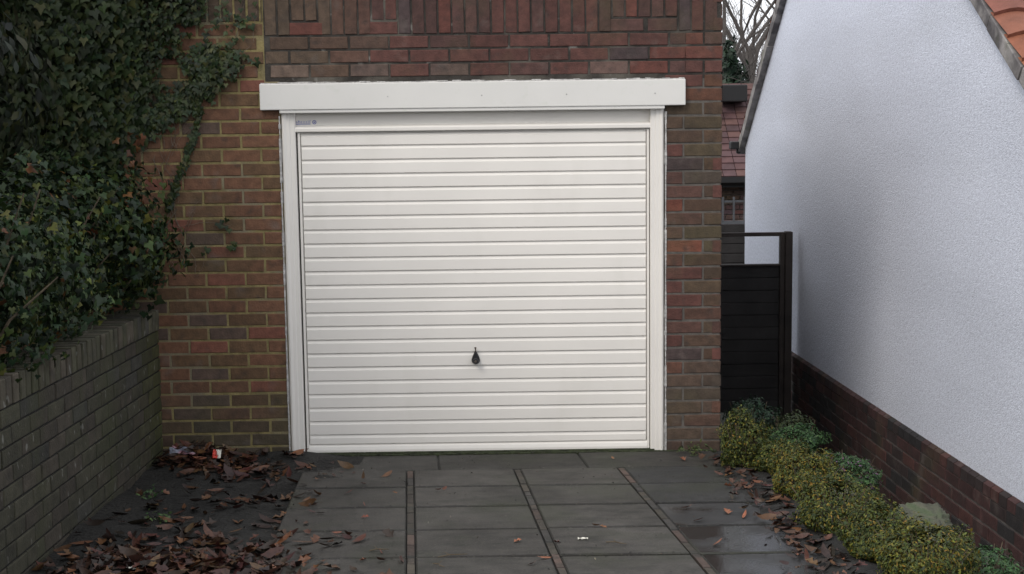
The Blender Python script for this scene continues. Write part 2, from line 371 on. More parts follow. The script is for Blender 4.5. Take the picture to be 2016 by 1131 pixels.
# ------------------------------------------------------------------ brick laying
def brick_run(b, x0, x1, z0, rows, ph, tone, bl=.2214, rh=.077, j=.011, dep=.05, M=None, skip=None, jit=.0016, y=0., fix=None):
    """running bond on the plane y; ph = joint x of even rows"""
    for r in range(rows):
        za, zb = z0+r*rh+j*.5, z0+(r+1)*rh-j*.5
        off = ph+(bl/2 if r % 2 else 0)
        k0 = math.floor((x0-off)/bl)
        for k in range(k0, k0+int((x1-x0)/bl)+3):
            a, c = off+k*bl+j*.5, off+(k+1)*bl-j*.5
            a, c = max(a, x0), min(c, x1)
            if c-a < .03: continue
            if skip and skip((a+c)/2, (za+zb)/2): continue
            pro = rnd.uniform(-.0015, .002)
            b.slabbox((a, y-pro, za), (c, y+dep, zb), 0, tone((a+c)/2, (za+zb)/2), .0035, M, jit)

def mixc(a, b, k): return tuple(p*(1-k)+q*k for p, q in zip(a, b))
def tone_left(x, z):
    r = rnd.random()
    c = (.132, .064, .036) if r < .45 else (.108, .062, .032) if r < .8 else (.150, .058, .038) if r < .9 else (.085, .056, .042)
    if z < .45: c = mixc(c, (.05, .045, .030), min(.75, (.45-z)/.45+rnd.uniform(-.1, .2)) if z < .45 else 0)
    k = rnd.uniform(.85, 1.1); return tuple(q*k*1.12 for q in c)
def tone_right(x, z):
    r = rnd.random()
    c = (.096, .038, .030) if r < .5 else (.080, .039, .030) if r < .78 else (.16, .050, .032) if r < .87 else (.05, .034, .032)
    if z < .55: c = mixc(c, (.070, .052, .036), rnd.uniform(.5, .9))
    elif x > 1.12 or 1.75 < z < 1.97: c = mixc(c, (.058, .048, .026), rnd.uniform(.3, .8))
    k = rnd.uniform(.8, 1.2); return tuple(q*k for q in c)
def tone_top(x, z):
    r = rnd.random()
    c = (.088, .036, .029) if r < .6 else (.072, .035, .030) if r < .86 else (.115, .040, .030) if r < .94 else (.06, .04, .04)
    if x < -.7: c = mixc(c, (.085, .062, .04), min(.8, max(0, (-.5-x)*1.0)+rnd.uniform(0, .25)))
    if z < 2.2 and rnd.random() < .3: c = mixc(c, (.17, .13, .11), .4)
    k = rnd.uniform(.85, 1.15); return tuple(q*k for q in c)

garage = empty('garage', (0, 0, 0), label='brick garage with a white ribbed door and soldier brick band, ivy over its left side', cat='garage')
Z0 = .057-.077; X0, X1, TOP = -3.3, 1.238, 2.615
b = MB()
# left of the opening (up to row 31), then beside/above the lintel
ROW = lambda k: .057+.077*k
brick_run(b, X0, -1.225, Z0, 26, -1.335+.2214*0, tone_left, j=.012)
brick_run(b, X0, -1.305, Z0+26*.077, 6, -1.335, tone_left, j=.012)                    # up to 2.444
brick_run(b, .922, X1, Z0, 28, 1.0235, tone_right, bl=.2214)
brick_run(b, 1.034, X1, ROW(27), 3, 1.135, tone_top)
brick_run(b, -1.295, 1.034, ROW(27), 3, -.83, tone_top)
# soldier band
x = X0
while x < X1-.02:
    wd = .0635+rnd.uniform(-.003, .003); x1 = min(x+wd, X1)
    base = ROW(31) if x < -1.305 else ROW(30)
    seam = x < -1.305 < x+wd
    if seam: x1 = -1.309
    cut = 0
    for (a, c) in ((-1.17, -1.0), (-.76, -.62), (.60, .80), (.83, .99)):
        if a < x < c: cut = .078
    top = min(base+.222, 2.612)
    b.slabbox((x, rnd.uniform(-.003, .002), base+.006+cut), (x1, .05, top), 0, tone_top(x, 3), .003, None, .0018)
    x = -1.293 if seam else x1+.0105
for (a, c) in ((-1.17, -.975), (-.765, -.56), (.595, .80), (.825, .985)):
    b.slabbox((a, 0, ROW(30)+.006), (c, .05, ROW(30)+.073), 0, tone_top(0, 3), .003, None, .001)
# mortar body (set back behind brick faces)
def body(a, c, mi): b.box(a, c, mi)
GD = 3.6
body((X0, .0035, -.6), (-1.222, .25, 2.12), 1)
body((X0, .003, 2.12), (-1.30, .25, TOP), 1)
body((.918, .0035, -.6), (X1-.006, .25, 2.11), 3)
body((-1.30, .004, 2.105), (X1-.006, .25, TOP), 2)
# the side facing the passage, the far side and back
MS = Matrix.Translation((X1, 0, 0)) @ Matrix.Rotation(math.pi/2, 4, 'Z')
brick_run(b, .0, GD, Z0-.077*5, 39, .11, tone_right, M=MS)
b.box((X1-.24, .25, -.6), (X1-.006, GD, TOP), 3)
b.box((X0, .25, -.6), (X0+.2, GD, TOP), 1); b.box((X0+.2, GD-.2, -.6), (X1-.24, GD, TOP), 1)
wall = b.build('wall', [M_brick, M_mortar, M_mortar_old, M_mortar_grey], garage)
b = MB(); b.box((X0-.05, -.03, TOP), (X1+.03, GD+.05, TOP+.04)); b.build('roof', M_felt, garage, bevel=.01)
b = MB()   # ragged sealant bead and the dark bedding above the fascia
for (x0, x1, z) in ((-1.325, 1.03, 2.1095),):
    x = x0
    while x < x1:
        l = rnd.uniform(.02, .06); h = rnd.uniform(.002, .008); b.box((x, .0-rnd.uniform(.004, .012), z-.004), (min(x+l, x1), .02, z+h)); x += l
b.build('sealant', M_caulk, garage)
for sx, x in ((-1, -1.2275), (1, .9235)):
    b = MB(); z = .0
    while z < 1.93:
        l = rnd.uniform(.02, .09); wd = rnd.uniform(.002, .0065)
        b.box((x-wd, -.004+rnd.uniform(-.002, .002), z), (x+wd, .015, min(z+l, 1.93))); z += l
    b.build('sealant', M_caulk, garage)
# white fascia board over the door
b = MB(); b.box((-1.328, -.034, 1.963), (1.030, .012, 2.106)); b.box((-1.222, -.028, 1.944), (.915, .03, 1.9655))
fas = b.build('lintel_board', M_fascia, garage, bevel=.004)
for x in (-.62, -.1, .37, .86):
    b = MB(); b.tube([(x, -.0355, 2.03), (x, -.0325, 2.03)], [.004, .004], 8); b.build('screw', M_caulk, fas)

# ---- frame
fr = MB()
zt = 1.9455
# legs: outer rounded lip + flat face + inner return
for s, xo, xi in ((1, -1.2205, -1.1405), (-1, .9155, .8385)):
    prof = [(0, .03), (0, .012), (.006, .002), (.014, -.002), (.022, .001), (.030, .005), (.046, .006), (.050, .010), (.072, .010), (.0775, .014), (.0775, .06)]
    vs = []
    for z in (-.006, zt): vs += [(xo+s*px, py, z) for px, py in prof]
    n = len(prof); fr.add(vs, [(i, i+1, n+i+1, n+i) for i in range(n-1)]+[(n-1, 0, n, 2*n-1), tuple(range(n)), tuple(range(n, 2*n))])
fr.extrude([(.046, zt), (.046, 1.876), (.016, 1.866), (.012, 1.858), (.012, 1.842), (.018, 1.838), (.07, 1.838), (.07, zt)], -1.1440, .8400)
frame = fr.build('door_frame', M_white, garage, bevel=.0015)
# maker's sticker: blurred blue word, bar and round emblem
b = MB(); x = -1.150
while x < -1.062:
    h = rnd.choice([.012, .012, .015]); b.box((x, 0.0445, 1.889), (x+.0035, 0.0458, 1.889+h)); 
    if rnd.random() < .6: b.box((x+.0035, 0.0445, 1.889+rnd.choice([0, h*.45, h*.8])), (x+.0075, 0.0456, 1.889+rnd.choice([.003, h*.6, h])))
    x += .0092
b.build('lettering', M_bluefaint, frame)
b = MB(); b.box((-1.152, .0442, 1.8825), (-1.062, .0460, 1.8865))
n = 20
for k in range(n):
    a0, a1 = 2*math.pi*k/n, 2*math.pi*(k+1)/n; cx, cz = -1.040, 1.894
    vs = []
    for yy in (.0442, .0460):
        for rr in (.0075, .0115):
            for a in (a0, a1): vs.append((cx+rr*math.cos(a), yy, cz+rr*math.sin(a)))
    b.add(vs, [(0, 1, 3, 2), (4, 6, 7, 5), (2, 3, 7, 6), (0, 4, 5, 1)])
b.tube([(cx, .0442, cz), (cx, .0462, cz)], [.004, .004], 10)
b.build('emblem', M_blue, frame)

# ---- leaf of the door
xa, xb, zb, zt2 = -1.1335, .8335, .010, 1.8355
b = MB()
YF = .030                                            # face of the ribs
nb = 22; z1 = zb+.043; ztop = 1.830
pitch = .0777
pr = []
edges = [z1, z1+.056]                                 # narrow lowest rib
k = (ztop-.070-edges[-1])/21
edges += [edges[-1]+k*(i+1) for i in range(21)]; edges += [ztop]
# ribbed sheet: each rib rises with a sloped shoulder at the top and an undercut at the bottom
L, Rr = xa+.0155, xb-.0155
prof = []
for i in range(len(edges)-1):
    a, c = edges[i], edges[i+1]
    prof += [(YF+.0105, a+.0005), (YF+.0005, a+.0045), (YF, a+.007), (YF+.0012, c-.0175), (YF+.0032, c-.0150), (YF+.0100, c-.0010)]
V = []; n = len(prof)
for x in (L+.004, Rr-.004): V += [(x, y, z) for y, z in prof]
V += [(L, YF+.012, z) for y, z in prof]+[(Rr, YF+.012, z) for y, z in prof]
F = []
for i in range(n-1):
    F += [(i, i+1, n+i+1, n+i), (2*n+i, 2*n+i+1, i+1, i), (n+i, n+i+1, 3*n+i+1, 3*n+i)]
b.add(V, F)
# rim of the leaf: side strips, bottom rail, top strip, and a back sheet
for (p, q) in (((xa, YF-.003, zb), (L-.0025, YF+.04, zt2)), ((Rr+.0025, YF-.003, zb), (xb, YF+.04, zt2))): b.box(p, q)
b.extrude([(YF+.010, edges[0]+.001), (YF-.001, edges[0]-.012), (YF-.006, zb+.012), (YF-.006, zb), (YF+.03, zb), (YF+.03, edges[0]+.001)], L-.0025, Rr+.0025)
b.extrude([(YF+.012, ztop), (YF+.002, ztop+.002), (YF+.002, zt2), (YF+.03, zt2), (YF+.03, ztop)], L-.0025, Rr+.0025)
b.box((xa+.004, YF+.016, zb+.004), (xb-.004, YF+.020, zt2-.004))
door = b.build('door', M_white, garage)
b = MB(); b.box((-1.20, YF+.05, -.01), (.90, YF+.06, 1.93)); b.build('gap_backing', M_gap, garage)  # black sheet stands in for the shade in the gaps round the leaf
# handle, sub-part of the door
hx, hz = -.157, .545
b = MB(); n = 28; out = []
for kk in range(n):
    a = 2*math.pi*kk/n; cz_ = math.sin(a); 
    if cz_ < 0: x, z = .0245*math.cos(a), .0245*cz_-.008
    else: x, z = .0245*math.cos(a)*(1-.55*cz_**1.1), -.008+.052*cz_
    out.append((x, z))
for i, (sc, y) in enumerate(((1, .0), (1, -.010), (.86, -.016))): b.v += [(hx+x*sc, YF+y, hz+(z+.0)*sc) for x, z in out]
for i in range(2):
    for kk in range(n): b.f.append((i*n+kk, i*n+(kk+1) % n, (i+1)*n+(kk+1) % n, (i+1)*n+kk)); b.m.append(0); b.t.append((1, 1, 1))
b.f.append(tuple(2*n+kk for kk in range(n))); b.m.append(0); b.t.append((1, 1, 1))
b.tube([(hx, YF-.016, hz-.008), (hx, YF-.038, hz-.010), (hx, YF-.046, hz-.010)], [.013, .018, .0145], 20)
b.build('handle', M_black, door, smooth=False, bevel=.0015)
b = MB(); b.tube([(hx, YF-.004, hz+.036), (hx, YF-.022, hz+.048), (hx-.0005, YF-.024, hz+.060), (hx-.001, YF-.024, hz+.068)], [.0055, .0042, .0048, .0072], 10)
b.build('lever', M_metal, door)
b = MB(); b.tube([(hx, YF-.0458, hz-.010), (hx, YF-.049, hz-.010)], [.007, .006], 14)
b.build('lock', M_metal, door)
# mossy lip of concrete under the door
b = MB(); x = -1.24; b.box((-1.15, .002, -.05), (.86, .2, .0085))
while x < 1.2:
    l = rnd.uniform(.02, .06); b.box((x, -.014-rnd.uniform(0, .014), -.02), (x+l, .001, rnd.uniform(.002, .006))); x += l
tag(b.build('threshold_moss', M_moss), kind='structure')

# ------------------------------------------------------------------ left garden wall
lw = empty('garden_wall', (-1.95, 0, -.045), label='mossy grey brown garden wall with brick on edge coping, below the hedge at left', cat='wall')
lw.rotation_euler.x = -.021
def tone_lw(x, z):
    r = rnd.random(); c = (.042, .040, .026) if r < .6 else (.046, .039, .029) if r < .93 else (.055, .037, .030) if r < .93 else (.038, .037, .031)
    k = rnd.uniform(.75, 1.25)
    if x > -.5: c = mixc(c, (.050, .052, .014), min(.85, max(0, (x+.5)*2.0)))
    return tuple(q*k for q in c)
ML = Matrix.Rotation(math.pi/2, 4, 'Z')            # local -y -> world +x, local x -> world y
def col_h(y): return .785
b = MB()
brick_run(b, -9, -.006, -.065, 11, -.05, tone_lw, M=ML, j=.009)
b.box((-.22, -9, -.6), (-.008, -.008, .782), 1)
b.build('wall', [M_brick_old, M_joint], lw)
b = MB(); y = -.012
while y > -9:
    h = rnd.uniform(-.004, .004); tt = tuple(q*1.6 for q in tone_lw(-3, 0))
    b.slabbox((y-.0605, -.004+rnd.uniform(-.003, .003), .786), (y, .22, .900+.0*y+h), 0, tt, .004, ML, .0015); y -= .0755
b.box((-.215, -9, .784), (-.026, -.012, .870), 1)
b.build('coping', [M_brick_old, M_joint], lw)

# ------------------------------------------------------------------ white house on the right
DIR = R(2.2)                                        # its wall leans in towards the far end
house = empty('white_house', (2.4405, 0, 0), DIR, label='white pebbledash house gable with orange tiled roof and dark brick plinth', cat='house')
# local frame: wall face is x=0, y along the wall, building towards +x
YE, ZE, YA, ZA = 4.95, 1.72, 1.86, 4.20
YN = -2.9; ZN = ZA-(YA-YN)*.68
b = MB()
g = [(YN, .02), (YE, .02), (YE, ZE), (YA, ZA), (YN, ZN)]
nv = len(g)
b.add([(0, y, z) for y, z in g]+[(6, y, z) for y, z in g], [tuple(range(nv)), tuple(range(nv, 2*nv))]+[(i, (i+1) % nv, nv+(i+1) % nv, nv+i) for i in range(nv)])
b.build('rendered_wall', M_dash, house)
b = MB()
def tone_pl(x, z):
    r = rnd.random(); c = (.048, .021, .020) if r < .6 else (.028, .018, .018) if r < .8 else (.019, .017, .018) if r < .95 else (.07, .028, .024)
    k = rnd.uniform(.75, 1.2); return tuple(q*k for q in c)
MP = Matrix.Translation((-.028, 0, 0)) @ Matrix.Rotation(-math.pi/2, 4, 'Z')     # local -y -> -x ; local x -> -y
brick_run(b, -YE, -YN, -.655, 8, .03, tone_pl, M=MP, bl=.205, j=.010, dep=.06)
# the weathered top course: leaning soldier ends in a sloped course
x = -YE
while x < -YN:
    t = tone_pl(0, 0); l = .102
    P = [(x+.004, -.002, -.036), (x+l-.004, -.002, -.036), (x+l-.004, .0, .018), (x+.004, .0, .018), (x+l-.004, .034, .036), (x+.004, .034, .036), (x+.004, .06, -.036), (x+l-.004, .06, -.036), (x+l-.004, .06, .036), (x+.004, .06, .036)]
    P = [MP @ Vector(p) for p in P]
    b.add(P, [(0, 1, 2, 3), (3, 2, 4, 5), (5, 4, 8, 9), (0, 3, 5, 9, 6), (1, 7, 8, 4, 2)], 0, t); x += l
b.box((-.022, YN, -.7), (.2, YE, -.038), 1); b.box((-.021, YN, -.038), (.01, YE, .014), 1)
b.box((.2, YN+.01, -.7), (5.98, YE-.01, .01), 1)
b.build('plinth', [M_brick, M_mortar_pl], house)
# verge / barge edge on both rakes, tiles on both slopes
def rake(y0, z0, y1, z1, tiles_col):
    d = Vector((0, y1-y0, z1-z0)); Lr = d.length; d.normalize(); up = Vector((0, -d.z, d.y)); 
    if up.z < 0: up = -up
    M = Matrix.Translation((0, y0, z0)) @ Matrix(((1, 0, 0, 0), (0, d.y, up.y, 0), (0, d.z, up.z, 0), (0, 0, 0, 1)))
    return M, Lr                                    # local x across the roof, y up the slope, z normal
vb = MB(); tb = MB()
for (y0, z0, y1, z1) in ((YE+.12, ZE-.10, YA, ZA), (YN-.2, ZN-.14, YA, ZA)):
    M, Lr = rake(y0, z0, y1, z1, None)
    y = 0
    while y < Lr-.02:
        l = min(rnd.uniform(.18, .3), Lr-y); vb.box((-.055+rnd.uniform(-.004, .004), y, -.060+rnd.uniform(-.004, .004)), (.05, y+l-.003, .020), 0, (1, 1, 1), M); y += l
    gauge = .21; nr = int(Lr/gauge)+1
    for r in range(nr):
        ya, yb2 = r*gauge-.03, min((r+1)*gauge+.015, Lr)
        if yb2 <= ya: continue
        for c in range(16):
            xa_ = -.05+c*.23; k = rnd.uniform(.8, 1.15)
            col = rnd.choice([(.24, .085, .045), (.20, .075, .045), (.26, .10, .05), (.18, .065, .045)])
            P = []; seg = 6
            for j in range(seg+1):
                u = j/seg; zz = .022+.028*math.sin(u*math.pi*1.0)**1.0*(1 if u > .0 else 0)
                P.append((xa_+u*.226, zz))
            vs = [M @ Vector((px, ya, pz+.026)) for px, pz in P]+[M @ Vector((px, yb2, pz)) for px, pz in P]+[M @ Vector((px, ya, pz+.006)) for px, pz in P]
            n1 = seg+1
            tb.add(vs, [(i, i+1, n1+i+1, n1+i) for i in range(seg)]+[(2*n1+i, 2*n1+i+1, i+1, i) for i in range(seg)], 0, tuple(q*k for q in col))
    tb.box((-.02, 0, -.03), (6, Lr, .018), 0, (.05, .03, .025), M)
vb.build('verge', M_barge, house, bevel=.004)
tb.build('roof', M_tile, house)
b = MB(); b.box((-.13, YE+.02, ZE-.10), (6, YE+.12, ZE-.03)); b.box((-.07, YE+.05, ZE-.14), (-.03, YE+.09, ZE-.09)); b.build('gutter', M_gutter, house, bevel=.01)

# ------------------------------------------------------------------ side gate across the passage
gate = empty('side_gate', (1.75, 3.0, -.45), label='dark timber side gate with an open top frame, between garage and white house', cat='gate')
b = MB(); 
for i in range(12): b.slabbox((-.48, .012+(.003 if i % 2 else 0), .02+i*.098), (.43, .035, .02+(i+1)*.098-.003), 0, (1, 1, 1), .003)
b.box((-.48, .036, .02), (.43, .045, 1.19))
b.build('board_panel', M_fence, gate)
b = MB(); b.box((.432, -.01, -.1), (.468, .05, 1.455)); b.box((-.50, 0, 1.425), (.431, .04, 1.455)); b.box((-.5, -.004, 1.190), (.431, .052, 1.205))
b.build('gate_frame', M_post, gate, bevel=.003)
b = MB(); b.box((.470, -.03, -.2), (.525, .05, 1.460)); b.build('gate_post', M_post, gate, bevel=.003)

# ------------------------------------------------------------------ beyond the gate
bf = empty('back_fence', (2.2, 7.2, -.5), R(2), label='dark board fence with grey trellis on top, behind the side gate', cat='fence')
b = MB()
for i in range(12): b.slabbox((-1.6, 0, i*.105), (2.2, .03, i*.105+.10), 0, (1, 1, 1), .004)
b.box((-1.6, .031, 0), (2.2, .04, 1.25)); b.build('board_panel', M_fence, bf)
b = MB(); b.box((-1.6, -.005, 1.262), (2.2, .03, 1.30)); b.box((-1.6, 0, 1.50), (2.2, .02, 1.52))
for i in range(32): b.box((-1.6+i*.12, -.01, 1.30), (-1.6+i*.12+.022, .0, 1.56))
b.build('trellis', M_grey, bf)
nh = empty('brick_house', (3, 14, -.5), label='distant brick house with dull red tiled roof and black gutter, seen in the gap', cat='house')
b = MB(); b.box((-3, 0, 0), (3, 5, 1.42), 1)
brick_run(b, -3, 3, .3, 14, 0, lambda x, z: tuple(q*rnd.uniform(.8, 1.2) for q in (.06, .032, .03)), rh=.077, dep=.03, M=Matrix.Translation((0, -.025, 0)))
b.build('wall', [M_brick, M_mortar_grey], nh)
b = MB(); zr0, zr1 = 1.50, 2.93; Lr = math.hypot(2.0, zr1-zr0); d = Vector((0, 2.0, zr1-zr0)).normalized(); upv = Vector((0, -d.z, d.y))
M = Matrix.Translation((0, -.3, zr0)) @ Matrix(((1, 0, 0, 0), (0, d.y, upv.y, 0), (0, d.z, upv.z, 0), (0, 0, 0, 1)))
r = 0
while r*.17 < Lr:
    for c in range(30):
        k = rnd.uniform(.8, 1.2); col = rnd.choice([(.085, .042, .042), (.075, .040, .042), (.095, .048, .042)])
        x = -3.1+c*.21; b.box((x, r*.17, .0), (x+.2, r*.17+.19, .028), 0, tuple(q*k for q in col), M @ Matrix.Rotation(-.06, 4, 'X') if False else M @ Matrix.Translation((0, r*.17, 0)) @ Matrix.Rotation(-.10, 4, 'X') @ Matrix.Translation((0, -r*.17, .02)))
    r += 1
b.box((-3.1, 0, -.06), (3.1, Lr, .0), 0, (.05, .03, .03), M)
b.box((-3.1, 1.68, zr0), (3.1, 1.70, zr1-.02), 0, (.05, .03, .03)); b.build('roof', M_rtile, nh)
b = MB(); b.extrude([(-.42, 1.53), (-.42, 1.44), (-.36, 1.40), (-.30, 1.44), (-.30, 1.50)], -3.1, 3.1); b.box((-3, -.29, 1.36), (3, -.04, 1.43)); b.build('gutter', M_gutter, nh)
b = MB(); b.box((.64, .9, 2.70), (1.05, 1.9, 2.98)); b.box((.44, .86, 2.98), (.60, 1.9, 3.10)); b.box((.54, .84, 2.4), (.60, .9, 2.98)); b.build('dormer', M_gutter, nh, bevel=.02)

# ------------------------------------------------------------------ trees beyond
def branch(b, p, d, L, r, lev, spread=.5, n=5):
    pts = [p]; rad = [r]; q = p.copy(); dd = d.copy()
    for i in range(n):
        dd = (dd+Vector((rnd.gauss(0, .13), rnd.gauss(0, .13), rnd.gauss(.03, .08)))).normalized()
        q = q+dd*L/n; pts.append(q.copy()); rad.append(max(r*(1-.72*(i+1)/n), .0045))
    b.tube(pts, rad, 5 if lev > 2 else 3)
    if lev <= 0: return
    for k in range(rnd.choice([3, 4, 4]) if lev > 1 else 4):
        t = rnd.uniform(.25, 1); i = min(int(t*n), n-1); pp = pts[i].lerp(pts[i+1], t*n-i)
        nd = (dd+Vector((rnd.gauss(0, spread), rnd.gauss(0, spread), rnd.gauss(.1, .3)))).normalized()
        branch(b, pp, nd, L*rnd.uniform(.5, .72), max(rad[i]*.6, .004), lev-1, spread, n)
def bare_tree(x, y, h, seed, label, lev=5):
    global rnd
    old = rnd; rnd = random.Random(seed)
    t = empty('bare_tree', (x, y, -.6), label=label, cat='tree', group='trees beyond the houses')
    b = MB(); b.tube([(0, 0, 0), (.05, 0, h*.2), (0, .05, h*.36)], [h*.011, h*.009, h*.007], 8); b.build('trunk', M_bark, t)
    b = MB()
    for k in range(5): branch(b, Vector((0, .02, h*rnd.uniform(.26, .36))), Vector((rnd.gauss(0, .4), rnd.gauss(0, .4), 1)).normalized(), h*.36, h*.0048, lev-1)
    b.build('crown', M_bark, t); rnd = old
bare_tree(4.8, 22, 10.5, 3, 'bare winter tree nearest the garage corner, above the red roof')
bare_tree(6.3, 27, 12, 8, 'fine twigged bare tree touching the white house verge')
bare_tree(7.5, 34, 13, 15, 'pale distant bare tree between two nearer ones')
P, N = blob_points([(0, 0, 1.6, .6, .6, 1.4), (.1, 0, 2.7, .38, .4, .8), (-.2, .1, 2.2, .5, .5, .9), (.1, 0, 3.3, .16, .2, .5)], 5000, .25, .1)
et = empty('evergreen_tree', (4.42, 19.5, -.3), label='small dark evergreen tree against the garage corner, above the distant roof', cat='tree', group='trees beyond the houses')
scatter('crown', OVAL, P, N, rng.uniform(.08, .2, len(P)), pick([(.018, .034, .02), (.025, .045, .028), (.012, .024, .016)], len(P)), M_leaf, et)
b = MB(); b.tube([(0, 0, -.3), (0, 0, 3)], [.12, .05], 8); b.build('trunk', M_bark, et)
tw = empty('leafless_shrub', (5.15, 20.5, -.3), label='twiggy brown leafless shrub beside the white house verge, above the distant roof', cat='shrub')
old = rnd; rnd = random.Random(5); b = MB()
for k in range(16): branch(b, Vector((rnd.gauss(0, .25), rnd.gauss(0, .2), .3)), Vector((rnd.gauss(0, .25), rnd.gauss(0, .2), 1)).normalized(), 3.0, .03, 3, .6)
b.build('branches', M_bark, tw); rnd = old

# ------------------------------------------------------------------ hedge on top of the garden wall
hedge = empty('hedge', (-2.4, 0, .9), label='dense dark green ivy hedge spilling over the garden wall', cat='hedge')
bl = []
y = .05; i = 0
while y > -4.6:
    bl.append((-2.42+.05*math.sin(i*2.1), y-.05, 1.22+.05*math.sin(i*1.3), .56+.05*math.sin(i*1.7), .42, .47+.05*math.sin(i*2.9))); y -= .42; i += 1
bl = np.array(bl)
P, N = blob_points(bl, 42000, .20, .10)
keep = (P[:, 1] < -.01) & ((P[:, 2] > .9) | (P[:, 0] > -1.93)) & (P[:, 2] > .80)
P, N = P[keep], N[keep]; P = P-np.array([-2.4, 0, .9])
tint = pick([(.022, .042, .013), (.015, .029, .014), (.042, .060, .015), (.090, .100, .020), (.010, .018, .009), (.10, .046, .016)], len(P), .3, [.33, .27, .2, .06, .12, .02])
scatter('foliage', IVY, P, N, rng.uniform(.018, .050, len(P))*rng.choice([1, 1, 1.45], len(P)), tint, M_leaf, hedge, droop=.9, wob=.55)
b = MB()
for k in range(60):
    p = Vector((rnd.uniform(-.5, .35), rnd.uniform(-4.4, -.1), rnd.uniform(-.05, .1))); q = p+Vector((rnd.uniform(-.1, .35), rnd.uniform(-.3, .3), rnd.uniform(.3, .75)))
    b.tube([p, p.lerp(q, .5)+Vector((rnd.uniform(-.05, .05), 0, .03)), q], [.008, .006, .003], 4)
b.build('stems', M_stem, hedge)

# tall dark shrub behind the hedge, drooping foliage at the top left
sh = empty('tall_shrub', (-3.0, -.8, .5), label='tall dark evergreen shrub with drooping foliage at the top left, above the hedge', cat='shrub')
bl = [(0.25, .2, 1.5, .5, .55, .75), (.15, -.6, 1.7, .55, .6, .8), (0, -1.5, 1.6, .6, .7, .8), (-.1, -2.6, 1.6, .6, .8, .85), (.05, 0, 2.5, .6, .7, .8), (0, -1, 2.6, .7, .8, .85), (-.1, -2.2, 2.5, .7, .8, .9),
      (-.6, -1, 2.1, .7, 1.6, 1.3), (-.7, -3.2, 2.1, .7, 1.3, 1.5)]  # bulk out of view is added to shade the left side
P, N = blob_points(bl, 15000, .18, .07)
k = P[:, 1]-.8 < -.03; P, N = P[k], N[k]
scatter('foliage', OVAL, P, N, rng.uniform(.05, .11, len(P)), pick([(.014, .019, .010), (.010, .014, .009), (.028, .030, .012), (.016, .022, .014)], len(P), .3), M_leaf, sh, droop=1.6, wob=.4)
b = MB()
for k in range(5):
    x = -.3+.15*k; b.tube([(x, -.5*k+.2, -.4), (x+.1, -.5*k, .8), (x+.05, -.5*k+.1, 2.2)], [.05, .035, .012], 6)
b.build('trunk', M_bark, sh)

# ------------------------------------------------------------------ ivy climbing the garage wall
ivy = empty('ivy', (-1.9, 0, 1.9), label='climbing ivy covering the left side of the garage brickwork', cat='ivy')
bx = np.array([1.0, 1.30, 1.45, 1.6, 1.79, 1.90, 2.00, 2.12, 2.20, 2.265, 2.375, 2.46, 2.57, 2.8])
bv = np.array([-1.92, -1.96, -2.0, -2.03, -2.02, -1.96, -1.90, -1.83, -1.82, -1.77, -1.68, -1.62, -1.57, -1.48])
def dseg(P, a, c):
    a, c = np.array(a), np.array(c); t = np.clip(((P-a)@(c-a))/((c-a)@(c-a)), 0, 1); return np.linalg.norm(P-(a+t[:, None]*(c-a)), axis=1)
Q = np.stack([rng.uniform(-3.25, -1.28, 60000), rng.uniform(.95, 2.85, 60000)], 1)
edge = np.interp(Q[:, 1], bx, bv)+.035*np.sin(Q[:, 1]*31)+.02*np.sin(Q[:, 1]*67)
dens = np.clip((edge-Q[:, 0])/.10, 0, 1)*.42
e2 = ((Q[:, 0]+1.585)/.17)**2+((Q[:, 1]-2.215)/.13)**2; dens = np.maximum(dens, np.clip(1.25-e2, 0, 1)*.55)
dens = np.maximum(dens, np.clip(1-dseg(Q, (-1.62, 2.10), (-2.02, 1.86))/.10, 0, 1)*.8)
for a, c in (((-1.655, 2.05), (-1.69, 1.87)), ((-1.69, 1.87), (-1.745, 1.70)), ((-1.745, 1.70), (-1.815, 1.54)), ((-1.815, 1.54), (-1.86, 1.42))):
    dens = np.maximum(dens, np.clip(1-dseg(Q, a, c)/.024, 0, 1)*.6)
sc = (Q[:, 0] > -1.64) & (Q[:, 0] < -1.33) & (Q[:, 1] > 2.17+.3*(Q[:, 0]+1.5)) ; dens = np.where(sc, np.maximum(dens, .045), dens)
for (cx, cz, rr, dd) in ((-1.55, 1.33, .045, .35), (-1.50, 1.215, .03, .5), (-1.66, 1.19, .03, .25), (-1.41, 2.5, .05, .16), (-1.46, 2.35, .04, .16)):
    dens = np.maximum(dens, np.clip(1-np.hypot(Q[:, 0]-cx, Q[:, 1]-cz)/rr, 0, 1)*dd)
k = rng.random(len(Q)) < dens*.9; Q = Q[k]
inside = np.clip((np.interp(Q[:, 1], bx, bv)-Q[:, 0])/.5, 0, 1)
Yd = -(.018+inside*.28*rng.random(len(Q))**.8+.02*rng.random(len(Q)))
Yd -= np.clip(1-(((Q[:, 0]+1.6)/.2)**2+((Q[:, 1]-2.15)/.12)**2), 0, 1)*.05*rng.random(len(Q))
P = np.stack([Q[:, 0]+1.9, Yd, Q[:, 1]-1.9], 1)
size = np.where(Q[:, 0] < -1.95, rng.uniform(.034, .076, len(Q)), rng.uniform(.022, .050, len(Q)))
tint = pick([(.021, .034, .011), (.029, .042, .013), (.015, .024, .011), (.046, .052, .016), (.022, .040, .018)], len(P), .25, [.3, .27, .2, .13, .10])
scatter('leaves', IVY, P, np.tile([0, -1., .15], (len(P), 1)), size, tint, M_leaf, ivy, droop=1.4, wob=.28)
